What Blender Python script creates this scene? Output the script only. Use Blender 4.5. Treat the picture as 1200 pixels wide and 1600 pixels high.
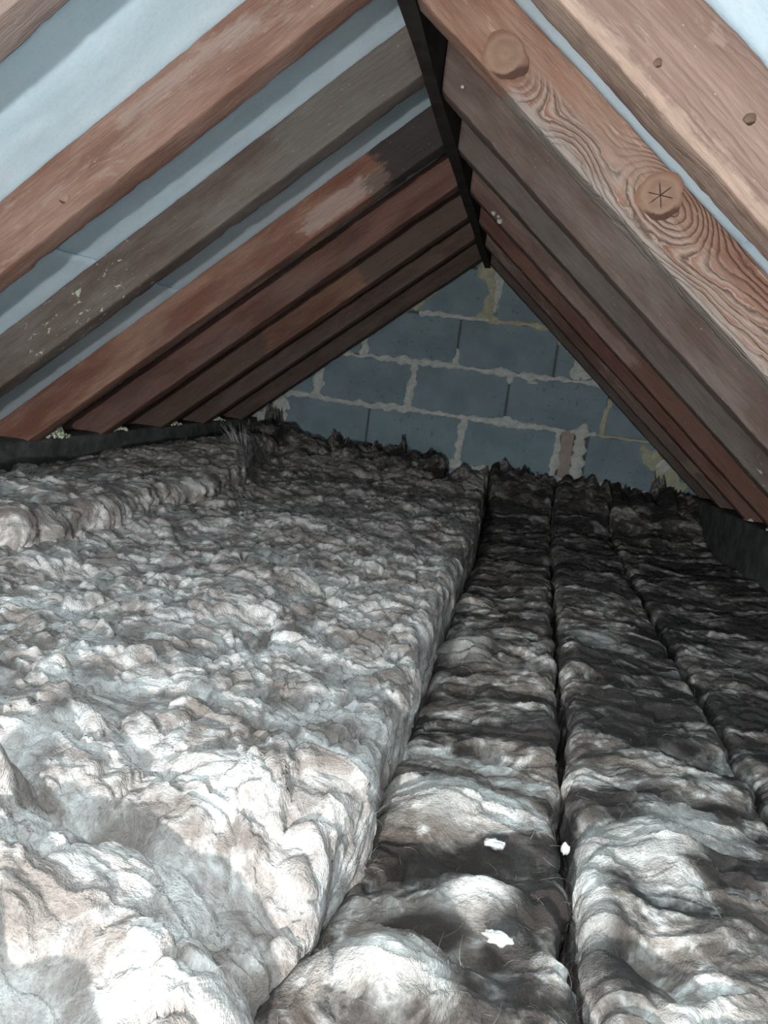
import bpy, math, random
import numpy as np
from mathutils import Matrix, Vector

for o in list(bpy.data.objects):
    bpy.data.objects.remove(o, do_unlink=True)
scene = bpy.context.scene
COL = scene.collection

# ---------------------------------------------------------------- camera
ZO = 0.57                       # camera height above the ceiling boards (z = 0)
YAW, PITCH, ROLL = .174, -.146, .121
def cam_axes():
    cy, sy, cp, sp = math.cos(YAW), math.sin(YAW), math.cos(PITCH), math.sin(PITCH)
    f = Vector((-sy * cp, cy * cp, sp)); r = Vector((cy, sy, 0)); u = r.cross(f)
    cr, sr = math.cos(ROLL), math.sin(ROLL)
    return cr * r + sr * u, -sr * r + cr * u, f
_r, _u, _f = cam_axes()
cd = bpy.data.cameras.new('camera')
cam = bpy.data.objects.new('camera', cd); COL.objects.link(cam)
cd.sensor_fit = 'VERTICAL'; cd.sensor_height = 36.0; cd.lens = 1200 / 1600 * 36
cd.clip_start = .01
m = Matrix.Identity(4)
for i in range(3):
    m[i][0], m[i][1], m[i][2] = _r[i], _u[i], -_f[i]
m.translation = (0, 0, ZO)
cam.matrix_world = m
scene.camera = cam

# ---------------------------------------------------------------- world, lamp, exposure
wd = bpy.data.worlds.new('loft_dark'); scene.world = wd; wd.use_nodes = True
wd.node_tree.nodes['Background'].inputs[0].default_value = (1, .95, .9, 1)
wd.node_tree.nodes['Background'].inputs[1].default_value = .01
ld = bpy.data.lights.new('torch_light', 'POINT')
ld.energy = 85; ld.shadow_soft_size = .022; ld.color = (.985, .99, .985)
lamp = bpy.data.objects.new('torch_light', ld); COL.objects.link(lamp)
lamp.location = (-.15, -.62, ZO - .17)
fd = bpy.data.lights.new('phone_flash', 'POINT')
fd.energy = 4.6; fd.shadow_soft_size = .006; fd.color = (1.0, .97, .93)
flash = bpy.data.objects.new('phone_flash', fd); COL.objects.link(flash)
flash.location = (-.012, -.005, ZO + .018)
vs = scene.view_settings
vs.view_transform = 'Standard'; vs.look = 'None'; vs.gamma = 1; vs.exposure = 0.75
vs.use_curve_mapping = False

# ---------------------------------------------------------------- roof constants
AL, AR = .678, .714                     # roof pitches, left and right
APX, APZ = -.303, .666 + ZO             # where the undersides of the rafters meet
WALL = 3.70                             # gable wall
DEPTH = .10                             # rafter depth
Y0 = -1.15                              # back end of the loft

# ---------------------------------------------------------------- helpers
def tag(o, label=None, cat=None, group=None, kind=None):
    if label: o['label'] = label
    if cat: o['category'] = cat
    if group: o['group'] = group
    if kind: o['kind'] = kind
    return o

def mesh_obj(name, verts, faces, mat, loc=(0, 0, 0), parent=None, smooth=False):
    """verts in world space; object origin put at loc"""
    me = bpy.data.meshes.new(name)
    v = np.asarray(verts, dtype=np.float64) - np.asarray(loc, dtype=np.float64)
    if isinstance(faces, np.ndarray):
        n, k = faces.shape
        me.vertices.add(len(v)); me.vertices.foreach_set('co', v.astype(np.float32).ravel())
        me.loops.add(n * k); me.loops.foreach_set('vertex_index', faces.astype(np.int32).ravel())
        me.polygons.add(n)
        me.polygons.foreach_set('loop_start', np.arange(0, n * k, k, dtype=np.int32))
        me.update(calc_edges=True)
    else:
        me.from_pydata(v.tolist(), [], faces)
    me.materials.append(mat)
    if smooth:
        me.polygons.foreach_set('use_smooth', np.ones(len(me.polygons), dtype=bool))
    me.update()
    o = bpy.data.objects.new(name, me); COL.objects.link(o)
    o.location = loc
    if parent is not None:
        o.parent = parent
        o.location = Vector(loc) - parent.location
    return o

def empty(name, loc=(0, 0, 0)):
    o = bpy.data.objects.new(name, None); COL.objects.link(o); o.location = loc
    o.empty_display_size = .05
    return o

# ---------------------------------------------------------------- numpy noise
def _hash(ix, iy, seed):
    h = (ix.astype(np.int64) * 374761393 + iy.astype(np.int64) * 668265263 + seed * 1274126177) & 0xffffffff
    h = ((h ^ (h >> 13)) * 1274126177) & 0xffffffff
    h = ((h ^ (h >> 16)) * 2246822519) & 0xffffffff
    return (h ^ (h >> 15)) & 0xffffffff
def _rnd(ix, iy, seed):
    return _hash(ix, iy, seed) / 4294967296.0
def perlin(x, y, seed=0):
    ix, iy = np.floor(x), np.floor(y); fx, fy = x - ix, y - iy
    u, v = fx * fx * fx * (fx * (fx * 6 - 15) + 10), fy * fy * fy * (fy * (fy * 6 - 15) + 10)
    def g(dx, dy):
        a = _rnd(ix + dx, iy + dy, seed) * 6.2831853
        return np.cos(a) * (fx - dx) + np.sin(a) * (fy - dy)
    a = g(0, 0) * (1 - u) + g(1, 0) * u
    b = g(0, 1) * (1 - u) + g(1, 1) * u
    return (a * (1 - v) + b * v) * 1.5
def fbm(x, y, seed=0, octv=4, gain=.5):
    s = 0; a = 1.0
    for i in range(octv):
        s = s + a * perlin(x, y, seed + i * 17); x = x * 2.03; y = y * 2.03; a *= gain
    return s
def worley(x, y, seed=0):
    ix, iy = np.floor(x), np.floor(y)
    f1 = np.full(x.shape, 9.0); f2 = np.full(x.shape, 9.0); cid = np.zeros(x.shape)
    for dx in (-1, 0, 1):
        for dy in (-1, 0, 1):
            cx, cy = ix + dx, iy + dy
            px = cx + .1 + .8 * _rnd(cx, cy, seed); py = cy + .1 + .8 * _rnd(cx, cy, seed + 71)
            d = np.hypot(px - x, py - y)
            nearer = d < f1
            f2 = np.where(nearer, f1, np.minimum(f2, d))
            cid = np.where(nearer, _rnd(cx, cy, seed + 133), cid)
            f1 = np.where(nearer, d, f1)
    return f1, f2, cid
def sstep(a, b, x):
    t = np.clip((x - a) / (b - a), 0, 1); return t * t * (3 - 2 * t)

# ---------------------------------------------------------------- node helper
class NT:
    def __init__(s, name, rough=.85, spec=.2):
        s.m = bpy.data.materials.new(name); s.m.use_nodes = True
        s.t = s.m.node_tree; s.b = s.t.nodes['Principled BSDF']
        s.b.inputs['Roughness'].default_value = rough
        s.b.inputs['Specular IOR Level'].default_value = spec
        s.tc = s.t.nodes.new('ShaderNodeTexCoord')
    def put(s, sock, v):
        if hasattr(v, 'is_linked'): s.t.links.new(v, sock)
        elif isinstance(v, (tuple, list)) and len(v) == 3 and sock.type == 'RGBA': sock.default_value = (*v, 1)
        else: sock.default_value = v
    def math(s, op, a, b=0., c=None, clamp=False):
        n = s.t.nodes.new('ShaderNodeMath'); n.operation = op; n.use_clamp = clamp
        s.put(n.inputs[0], a); s.put(n.inputs[1], b)
        if c is not None: s.put(n.inputs[2], c)
        return n.outputs[0]
    def vmul(s, v, k, off=(0, 0, 0)):
        n = s.t.nodes.new('ShaderNodeVectorMath'); n.operation = 'MULTIPLY_ADD'
        s.put(n.inputs[0], v); n.inputs[1].default_value = k; n.inputs[2].default_value = off
        return n.outputs[0]
    def vadd(s, a, b):
        n = s.t.nodes.new('ShaderNodeVectorMath'); n.operation = 'ADD'
        s.put(n.inputs[0], a); s.put(n.inputs[1], b); return n.outputs[0]
    def noise(s, v, scale=1., detail=3., rough=.55, dist=0., color=False):
        n = s.t.nodes.new('ShaderNodeTexNoise'); s.put(n.inputs['Vector'], v)
        n.inputs['Scale'].default_value = scale; n.inputs['Detail'].default_value = detail
        n.inputs['Roughness'].default_value = rough; n.inputs['Distortion'].default_value = dist
        return n.outputs['Color' if color else 'Fac']
    def vor(s, v, scale=1., feat='F1'):
        n = s.t.nodes.new('ShaderNodeTexVoronoi'); n.feature = feat; s.put(n.inputs['Vector'], v)
        n.inputs['Scale'].default_value = scale; return n.outputs['Distance']
    def ramp(s, f, *stops):
        n = s.t.nodes.new('ShaderNodeValToRGB'); s.put(n.inputs[0], f); e = n.color_ramp.elements
        while len(e) < len(stops): e.new(.5)
        for el, (p, c) in zip(e, stops):
            el.position = p; el.color = (c, c, c, 1) if not isinstance(c, tuple) else (*c, 1)
        return n.outputs[0]
    def rng(s, f, a, b, lo=0., hi=1.):
        n = s.t.nodes.new('ShaderNodeMapRange'); n.interpolation_type = 'SMOOTHSTEP'
        s.put(n.inputs[0], f)
        for i, x in enumerate((a, b, lo, hi)): n.inputs[1 + i].default_value = x
        return n.outputs[0]
    def mix(s, f, a, b, mode='MIX'):
        n = s.t.nodes.new('ShaderNodeMix'); n.data_type = 'RGBA'; n.blend_type = mode
        s.put(n.inputs[0], f); s.put(n.inputs[6], a); s.put(n.inputs[7], b); return n.outputs[2]
    def sep(s, v):
        n = s.t.nodes.new('ShaderNodeSeparateXYZ'); s.put(n.inputs[0], v); return n.outputs
    def comb(s, x, y, z):
        n = s.t.nodes.new('ShaderNodeCombineXYZ')
        for i, q in enumerate((x, y, z)): s.put(n.inputs[i], q)
        return n.outputs[0]
    def bump(s, h, dist, strength=1., prev=None):
        n = s.t.nodes.new('ShaderNodeBump'); s.put(n.inputs['Height'], h)
        n.inputs['Distance'].default_value = dist; n.inputs['Strength'].default_value = strength
        if prev: s.t.links.new(prev, n.inputs['Normal'])
        return n.outputs[0]
    def color(s, c): s.put(s.b.inputs['Base Color'], c)
    def normal(s, n): s.t.links.new(n, s.b.inputs['Normal'])

# ---------------------------------------------------------------- materials
def wood(name, c1, c2, grey=(.2, .17, .15), grey_amt=.25, ring=.5, ringfreq=85, seed=0, pale=None,
         pale_amt=0., knots=(), bands=(), flecks=None, relief=.0012, zone=None):
    """local x runs down the rafter, y across its thickness, z through its depth"""
    tone = lambda q: tuple(.71 * (.88 * k + .12 * sum(q) / 3) for k in q)      # old, dusty timber
    c1, c2, grey = tone(c1), tone(c2), tone(grey); pale = tone(pale) if pale else None
    bands = [(p, q, r, u, tone(cc), am) for p, q, r, u, cc, am in bands]
    t = NT(name, .8, .2); P = t.tc.outputs['Object']
    O = t.vmul(P, (1, 1, 1), (seed * 3.7, seed * 1.3, seed * 2.1))
    x, y, z = t.sep(P)
    warp = t.noise(t.vmul(O, (3, 14, 14)), 1, 3, .55)
    cross = t.math('ADD', z, t.math('MULTIPLY', y, .45))
    w = t.math('ADD', t.math('MULTIPLY', cross, ringfreq), t.math('MULTIPLY', warp, 7.0))
    for kx, kz, kr in knots:                       # growth rings swing round the knots
        dx = t.math('MULTIPLY', t.math('SUBTRACT', x, kx), .55); dz = t.math('SUBTRACT', z, kz)
        d = t.math('SQRT', t.math('ADD', t.math('MULTIPLY', dx, dx), t.math('MULTIPLY', dz, dz)))
        near = t.rng(d, kr * .7, kr * 2.6, 1, 0)
        w = t.math('ADD', t.math('MULTIPLY', w, t.math('SUBTRACT', 1, near)), t.math('MULTIPLY', near, t.math('MULTIPLY', d, 130)))
    fr = t.math('FRACT', t.math('ADD', w, t.math('MULTIPLY', t.noise(t.vmul(O, (60, 120, 120)), 1, 2), .5)))
    rings = t.ramp(fr, (0., 0.), (.55, .25), (.85, 1.), (.97, .1), (1., 0.))
    fine = t.noise(t.vmul(O, (14, 330, 330)), 1, 4, .65)
    patch = t.noise(t.vmul(O, (4, 16, 16)), 1, 4, .6, .4)
    c = t.mix(t.rng(patch, .35, .68), c1, c2)
    rmask = t.rng(t.noise(t.vmul(O, (2.2, 9, 9), (5, 0, 0)), 1, 2), .38, .62)
    if zone:                                       # weathered band of raised grain
        zz = t.math('ADD', z, t.math('MULTIPLY', t.math('SUBTRACT', patch, .5), .06))
        lo = t.rng(zz, zone[0] - .006, zone[0] + .010, 1, 0); lo = t.math('MULTIPLY', lo, t.rng(x, zone[1], zone[1] + .08))
        rmask = t.math('MAXIMUM', rmask, lo)
        c = t.mix(t.math('MULTIPLY', lo, t.math('MULTIPLY', t.rng(fr, .1, .5), .75)), c, tone((.62, .46, .37)))
    dark = tuple(q * .38 for q in c1)
    c = t.mix(t.math('MULTIPLY', t.math('MULTIPLY', rings, rmask), ring, clamp=True), c, dark)
    if pale:
        pm = t.rng(t.noise(t.vmul(O, (5, 22, 22), (1, 7, 3)), 1, 5, .7, .8), .56, .62)
        c = t.mix(t.math('MULTIPLY', pm, pale_amt), c, pale)
    gm = t.rng(t.noise(t.vmul(O, (3, 9, 9), (9, 2, 4)), 1, 5, .65), .42, .7)
    c = t.mix(t.math('MULTIPLY', gm, grey_amt * 1.6, clamp=True), c, grey)
    for x0, x1, z0, z1, colr, amt in bands:
        e = t.math('MULTIPLY', t.math('SUBTRACT', t.noise(t.vmul(O, (18, 45, 45)), 1, 5, .7), .5), .14)
        xe = t.math('ADD', x, e); ze = t.math('ADD', z, t.math('MULTIPLY', e, .3))
        k = t.math('MULTIPLY', t.rng(xe, x0 - .015, x0 + .015), t.rng(xe, x1 - .015, x1 + .015, 1, 0))
        k = t.math('MULTIPLY', k, t.math('MULTIPLY', t.rng(ze, z0 - .006, z0 + .006), t.rng(ze, z1 - .006, z1 + .006, 1, 0)))
        c = t.mix(t.math('MULTIPLY', k, amt), c, colr)
    if flecks:
        x0, x1, colr = flecks
        k = t.rng(t.noise(t.vmul(O, (40, 70, 70)), 1, 5, .7, .5), .60, .66)
        k = t.math('MULTIPLY', k, t.math('MULTIPLY', t.rng(x, x0, x0 + .1), t.rng(x, x1 - .1, x1, 1, 0)))
        c = t.mix(k, c, colr)
    c = t.mix(1., c, t.ramp(fine, (.25, .72), (.75, 1.22)), 'MULTIPLY')
    specks = t.rng(t.noise(t.vmul(O, (130, 200, 200)), 1, 2, .6), .70, .76)
    c = t.mix(t.math('MULTIPLY', specks, .45), c, (.42, .38, .35))
    t.color(c)
    h = t.math('ADD', t.math('MULTIPLY', t.math('MULTIPLY', rings, rmask), -.9 * ring), t.math('MULTIPLY', fine, .55))
    h = t.math('ADD', h, t.math('MULTIPLY', patch, .8))
    t.normal(t.bump(h, relief * 1.6, .9))
    return t.m

def mat_membrane():
    t = NT('white_blue_breather_membrane', .75, .25); P = t.tc.outputs['Object']
    n1 = t.noise(P, 9, 4, .6); n2 = t.noise(t.vmul(P, (1, 1, 1), (3, 3, 3)), 160, 2, .6)
    c = t.mix(t.rng(n1, .3, .72), (.59, .735, .815), (.665, .80, .87))
    c = t.mix(t.math('MULTIPLY', t.rng(n2, .5, .7), .14), c, (.36, .44, .48))
    t.color(c)
    t.normal(t.bump(t.math('ADD', t.math('MULTIPLY', n1, 1.0), t.math('MULTIPLY', n2, .05)), .006, .4))
    return t.m

def mat_block(i):
    t = NT('blue_grey_concrete_block', .95, .1); P = t.tc.outputs['Object']
    O = t.vmul(P, (1, 1, 1), (i * 5.3, i * 1.9, i * 3.1))
    n1 = t.noise(O, 7, 4, .6); n2 = t.noise(O, 95, 3, .7); v = t.vor(O, 62)
    c = t.mix(t.rng(n1, .3, .7), (.158, .212, .238), (.215, .276, .303))
    c = t.mix(t.math('MULTIPLY', t.rng(n2, .45, .75), .35), c, (.22, .27, .285))
    pit = t.rng(t.noise(O, 75, 2, .5), .67, .72)
    c = t.mix(t.math('MULTIPLY', pit, .4), c, (.06, .08, .09))
    t.color(c)
    h = t.math('ADD', t.math('MULTIPLY', n2, .5), t.math('MULTIPLY', pit, -1.0)); h = t.math('ADD', h, t.math('MULTIPLY', v, .4))
    t.normal(t.bump(h, .004, .7)); return t.m

def mat_mortar(name, a, b):
    t = NT(name, .95, .1); P = t.tc.outputs['Object']
    n1 = t.noise(P, 22, 5, .65); n2 = t.noise(P, 130, 3, .7)
    c = t.mix(t.rng(n1, .32, .68), a, b); t.color(t.mix(1., c, t.ramp(n2, (.3, .8), (.7, 1.15)), 'MULTIPLY'))
    t.normal(t.bump(t.math('ADD', n1, t.math('MULTIPLY', n2, .5)), .006, .8)); return t.m

def mat_plain(name, a, b, scale=20, bump=.003, rough=.9):
    t = NT(name, rough, .15); P = t.tc.outputs['Object']
    n1 = t.noise(P, scale, 5, .65); t.color(t.mix(t.rng(n1, .3, .7), a, b))
    t.normal(t.bump(n1, bump, .8)); return t.m

def mat_wool(name, pale, mid, deep, dust=None, dust_amt=0., seed=0, stretch=(1, 1, 1), pale_cut=(.46, .66), patches=()):
    """glass mineral wool: fibrous, pale where fresh, brown where old, charcoal where dust lies"""
    t = NT(name, 1., .0); P = t.tc.outputs['Object']
    O = t.vmul(P, stretch, (seed * 2.3, seed * 4.1, seed * .7))
    wv = t.noise(O, 9, 1, .5, color=True)
    D = t.vadd(O, t.vmul(wv, (.10, .10, .10), (-.05, -.05, -.05)))
    big = t.noise(D, 11, 3, .6); midn = t.noise(D, 34, 3, .62)
    c = t.mix(t.rng(big, .36, .64), deep, mid)
    c = t.mix(t.rng(t.math('ADD', t.math('MULTIPLY', midn, .6), t.math('MULTIPLY', big, .4)), *pale_cut), c, pale)
    # fibres: several sets of stretched noise swirling with the warp
    f1 = t.noise(t.vmul(t.vadd(O, t.vmul(wv, (.22, .22, .22))), (60, 420, 300)), 1, 1.5, .6)
    f2 = t.noise(t.vmul(t.vadd(O, t.vmul(wv, (-.25, .2, .1))), (420, 70, 300)), 1, 1.5, .6)
    fib = t.math('ADD', t.math('MULTIPLY', f1, .55), t.math('MULTIPLY', f2, .45))
    fuzz = t.noise(t.vadd(P, t.vmul(wv, (.06, .06, .06))), 330, 2, .75)
    if dust:
        dn = t.noise(t.vmul(D, (4.2, 10.5, 6), (seed, 0, 0)), 1, 5, .62, .6)
        k = t.rng(dn, .43, .56)
        px, py, pz = t.sep(P); rag = t.math('MULTIPLY', t.math('SUBTRACT', t.noise(D, 22, 4, .65), .5), 1.5)
        for cx, cy, rx, ry, lightened in patches:           # dust rubbed off or lying thick; some pale ones paint in light
            ex = t.math('DIVIDE', t.math('SUBTRACT', px, cx), rx); ey = t.math('DIVIDE', t.math('SUBTRACT', py, cy), ry)
            q = t.math('ADD', t.math('SQRT', t.math('ADD', t.math('MULTIPLY', ex, ex), t.math('MULTIPLY', ey, ey))), rag)
            w_ = t.rng(q, .40, 1.30, 1, 0)
            if lightened:
                k = t.math('MULTIPLY', k, t.math('SUBTRACT', 1, w_)); c = t.mix(t.math('MULTIPLY', w_, .42), c, pale)
            else: k = t.math('MAXIMUM', k, w_)
        c = t.mix(t.math('MULTIPLY', k, dust_amt), c, dust)
    c = t.mix(1., c, t.ramp(t.math('ADD', t.math('MULTIPLY', fib, .6), t.math('MULTIPLY', fuzz, .4)), (.38, .80), (.62, 1.17)), 'MULTIPLY')
    t.color(c)
    t.b.inputs['Sheen Weight'].default_value = .04
    t.b.inputs['Sheen Roughness'].default_value = .6
    h = t.math('ADD', t.math('MULTIPLY', fib, .9), t.math('MULTIPLY', midn, 1.1))
    h = t.math('ADD', h, t.math('MULTIPLY', fuzz, .75))
    t.normal(t.bump(h, .0034, .75)); return t.m

RED1, RED2 = (.215, .092, .064), (.34, .175, .125)
PALE = (.52, .37, .30)
M = {}
M['membrane'] = mat_membrane()
M['block'] = [mat_block(i) for i in range(4)]
M['mortar'] = mat_mortar('pale_grey_mortar', (.40, .42, .40), (.56, .57, .53))
M['mortar_y'] = mat_mortar('yellowish_mortar', (.33, .33, .24), (.46, .44, .32))
M['core'] = mat_plain('dark_joint_mortar', (.07, .075, .075), (.12, .125, .12), 40)
M['brick'] = mat_plain('brown_brick_end', (.27, .225, .20), (.35, .295, .26), 30)
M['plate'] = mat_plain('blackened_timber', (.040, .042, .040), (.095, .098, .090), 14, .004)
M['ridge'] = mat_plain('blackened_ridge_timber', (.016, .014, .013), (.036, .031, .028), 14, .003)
M['plaster'] = mat_plain('grey_plasterboard', (.25, .24, .23), (.32, .31, .30), 6)
M['rubble'] = mat_plain('pale_green_mortar_crumbs', (.46, .50, .36), (.70, .72, .54), 60, .004)
M['white'] = mat_plain('white_fluff', (.36, .35, .335), (.50, .49, .47), 80, .004)
M['web'] = mat_plain('pale_thread', (.5, .5, .5), (.62, .62, .62), 80, .001)

# ---------------------------------------------------------------- roof structure
eL = Vector((-math.cos(AL), 0, -math.sin(AL))); nL = Vector((-math.sin(AL), 0, math.cos(AL)))
eR = Vector((math.cos(AR), 0, -math.sin(AR))); nR = Vector((math.sin(AR), 0, math.cos(AR)))

def ceiling_sheets():
    root = empty('ceiling', (APX, 1.2, APZ)); tag(root, 'pale blue-white roofing membrane stretched over the rafters on both slopes', 'ceiling', kind='structure')
    A = np.array((APX, 0, APZ))
    for side, e, n, cuts in ((0, eL, nL, (-.02, .826, 1.95)), (1, eR, nR, (-.02, .678, 1.75))):
        e, n = np.array(e), np.array(n)
        rows = RAFT_L if side == 0 else RAFT_R
        mids = np.array([(a + b) / 2 for a, b in rows])
        for k in range(2):
            s0, s1 = cuts[k], cuts[k + 1] + (.06 if k == 0 else 0)
            s = np.linspace(s0, s1, 46); y = np.linspace(Y0, WALL + .12, 560)
            S, Yg = np.meshgrid(s, y, indexing='ij')
            d = np.min(np.abs(Yg[..., None] - mids[None, None, :]), axis=-1)
            sag = -.006 * sstep(.03, .19, d) + .0016 * fbm(S / .22, Yg / .12, 5 + side * 9 + k, 3) * sstep(.03, .1, d)
            if k == 0: lap = .001 + .004 * sstep(s1 - .12, s1 - .05, S)          # upper sheet laps outside
            else: lap = .001 - (.002 + .006 * np.clip(.5 + fbm(S * 0 + 3, Yg / .13, 77, 2), 0, 1.4)) * sstep(s0 + .05, s0, S) * sstep(.03, .1, d)
            off = DEPTH + .003 + sag + lap
            top = A + S[..., None] * e + off[..., None] * n + Yg[..., None] * np.array((0, 1, 0))
            bot = top + n * .0012
            ns, ny = S.shape; V = np.concatenate([top.reshape(-1, 3), bot.reshape(-1, 3)])
            idx = np.arange(ns * ny).reshape(ns, ny); q = lambda I: np.stack([I[:-1, :-1], I[1:, :-1], I[1:, 1:], I[:-1, 1:]], -1).reshape(-1, 4)
            F = [q(idx), q(idx + ns * ny)[:, ::-1]]
            for edge in (idx[0], idx[-1], idx[:, 0], idx[:, -1]):
                F.append(np.stack([edge[:-1], edge[1:], edge[1:] + ns * ny, edge[:-1] + ns * ny], -1))
            mesh_obj('membrane_sheet', V, np.concatenate(F), M['membrane'], tuple(A + e * s0 + np.array((0, 1.2, 0))), root, True)

# (near face, far face) of every rafter in view, along the ridge
RAFT_L = [(.842, .897), (1.253, 1.310), (1.628, 1.684), (2.040, 2.099), (2.396, 2.451), (2.770, 2.826), (3.113, 3.168), (3.490, 3.546)]
RAFT_R = [(.890, .957), (1.306, 1.371), (1.693, 1.753), (2.068, 2.127), (2.452, 2.510), (2.835, 2.893), (3.215, 3.272), (3.590, 3.648)]

def rafter_mesh(name, ya, yb, length, mat, side, seed, skew=0., plumb_a=0., drop=0., wane=0.):
    """a sawn timber, arrises slightly rounded and worn, cut plumb at the ridge"""
    th = yb - ya; nx = 150
    prof = []
    r = .004
    def arc(cx, cz, a0):
        return [(cx + r * math.cos(a0 + k * math.pi / 6), cz + r * math.sin(a0 + k * math.pi / 6)) for k in range(4)]
    hy = th / 2
    def lin(p, q, n): return [(p[0] + (q[0] - p[0]) * i / n, p[1] + (q[1] - p[1]) * i / n) for i in range(1, n)]
    c1 = arc(hy - r, r, -math.pi / 2); c2 = arc(hy - r, DEPTH - r, 0); c3 = arc(-hy + r, DEPTH - r, math.pi / 2); c4 = arc(-hy + r, r, math.pi)
    prof = c1 + lin(c1[-1], c2[0], 7) + c2 + lin(c2[-1], c3[0], 4) + c3 + lin(c3[-1], c4[0], 7) + c4 + lin(c4[-1], c1[0], 4)
    pr = np.array(prof); k = len(pr)
    tx = np.linspace(0, 1, nx)
    Tx, Py = np.meshgrid(tx, pr[:, 0], indexing='ij'); _, Pz = np.meshgrid(tx, pr[:, 1], indexing='ij')
    x0 = -Pz * math.tan(plumb_a)                       # plumb cut
    X = x0 + Tx * (length - x0)
    ang = np.arctan2(Pz - DEPTH / 2, Py) * 1.2
    wob = .0016 * fbm(X / .11, ang, seed, 3) + .0007 * fbm(X / .02, ang * 6, seed + 5, 2)
    arr = np.exp(-((np.abs(Py) - hy) ** 2) / .00009) * np.exp(-(Pz ** 2) / .00012)
    chip = -.006 * arr * np.clip(fbm(X / .05, Py * 30, seed + 9, 3) - .25, 0, 1)
    cy = Py * 0; cz = Pz - DEPTH / 2
    ln = np.hypot(Py / hy, cz / (DEPTH / 2)) + 1e-6
    Y = Py + (wob + chip) * Py / hy / ln + .0025 * perlin(X / .6, X * 0 + seed, seed) + skew * (X / length - .5)
    Z = Pz + (wob + chip) * cz / (DEPTH / 2) / ln + .002 * perlin(X / .7, X * 0 + seed + .5, seed + 2)
    if wane: Z = Z
    V = np.stack([X, Y, Z], -1).reshape(-1, 3)
    idx = np.arange(nx * k).reshape(nx, k); nxt = np.roll(idx, -1, axis=1)
    F = np.stack([idx[:-1], idx[1:], nxt[1:], nxt[:-1]], -1).reshape(-1, 4).tolist()
    F.append(idx[0].tolist()); F.append(idx[-1][::-1].tolist())
    if side == 0: F = [f[::-1] for f in F]
    o = mesh_obj(name, V, F, mat, (0, 0, 0), None, False)
    me = o.data
    sm = np.ones(len(me.polygons), dtype=bool); sm[-2:] = False
    me.polygons.foreach_set('use_smooth', sm)
    e, n = (eL, nL) if side == 0 else (eR, nR)
    M4 = Matrix.Identity(4)
    ey = n.cross(e)
    if ey.y < 0: ey = Vector((0, 1, 0)); 
    for i in range(3): M4[i][0], M4[i][1], M4[i][2] = e[i], (0, 1, 0)[i], n[i]
    return o, M4

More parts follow.
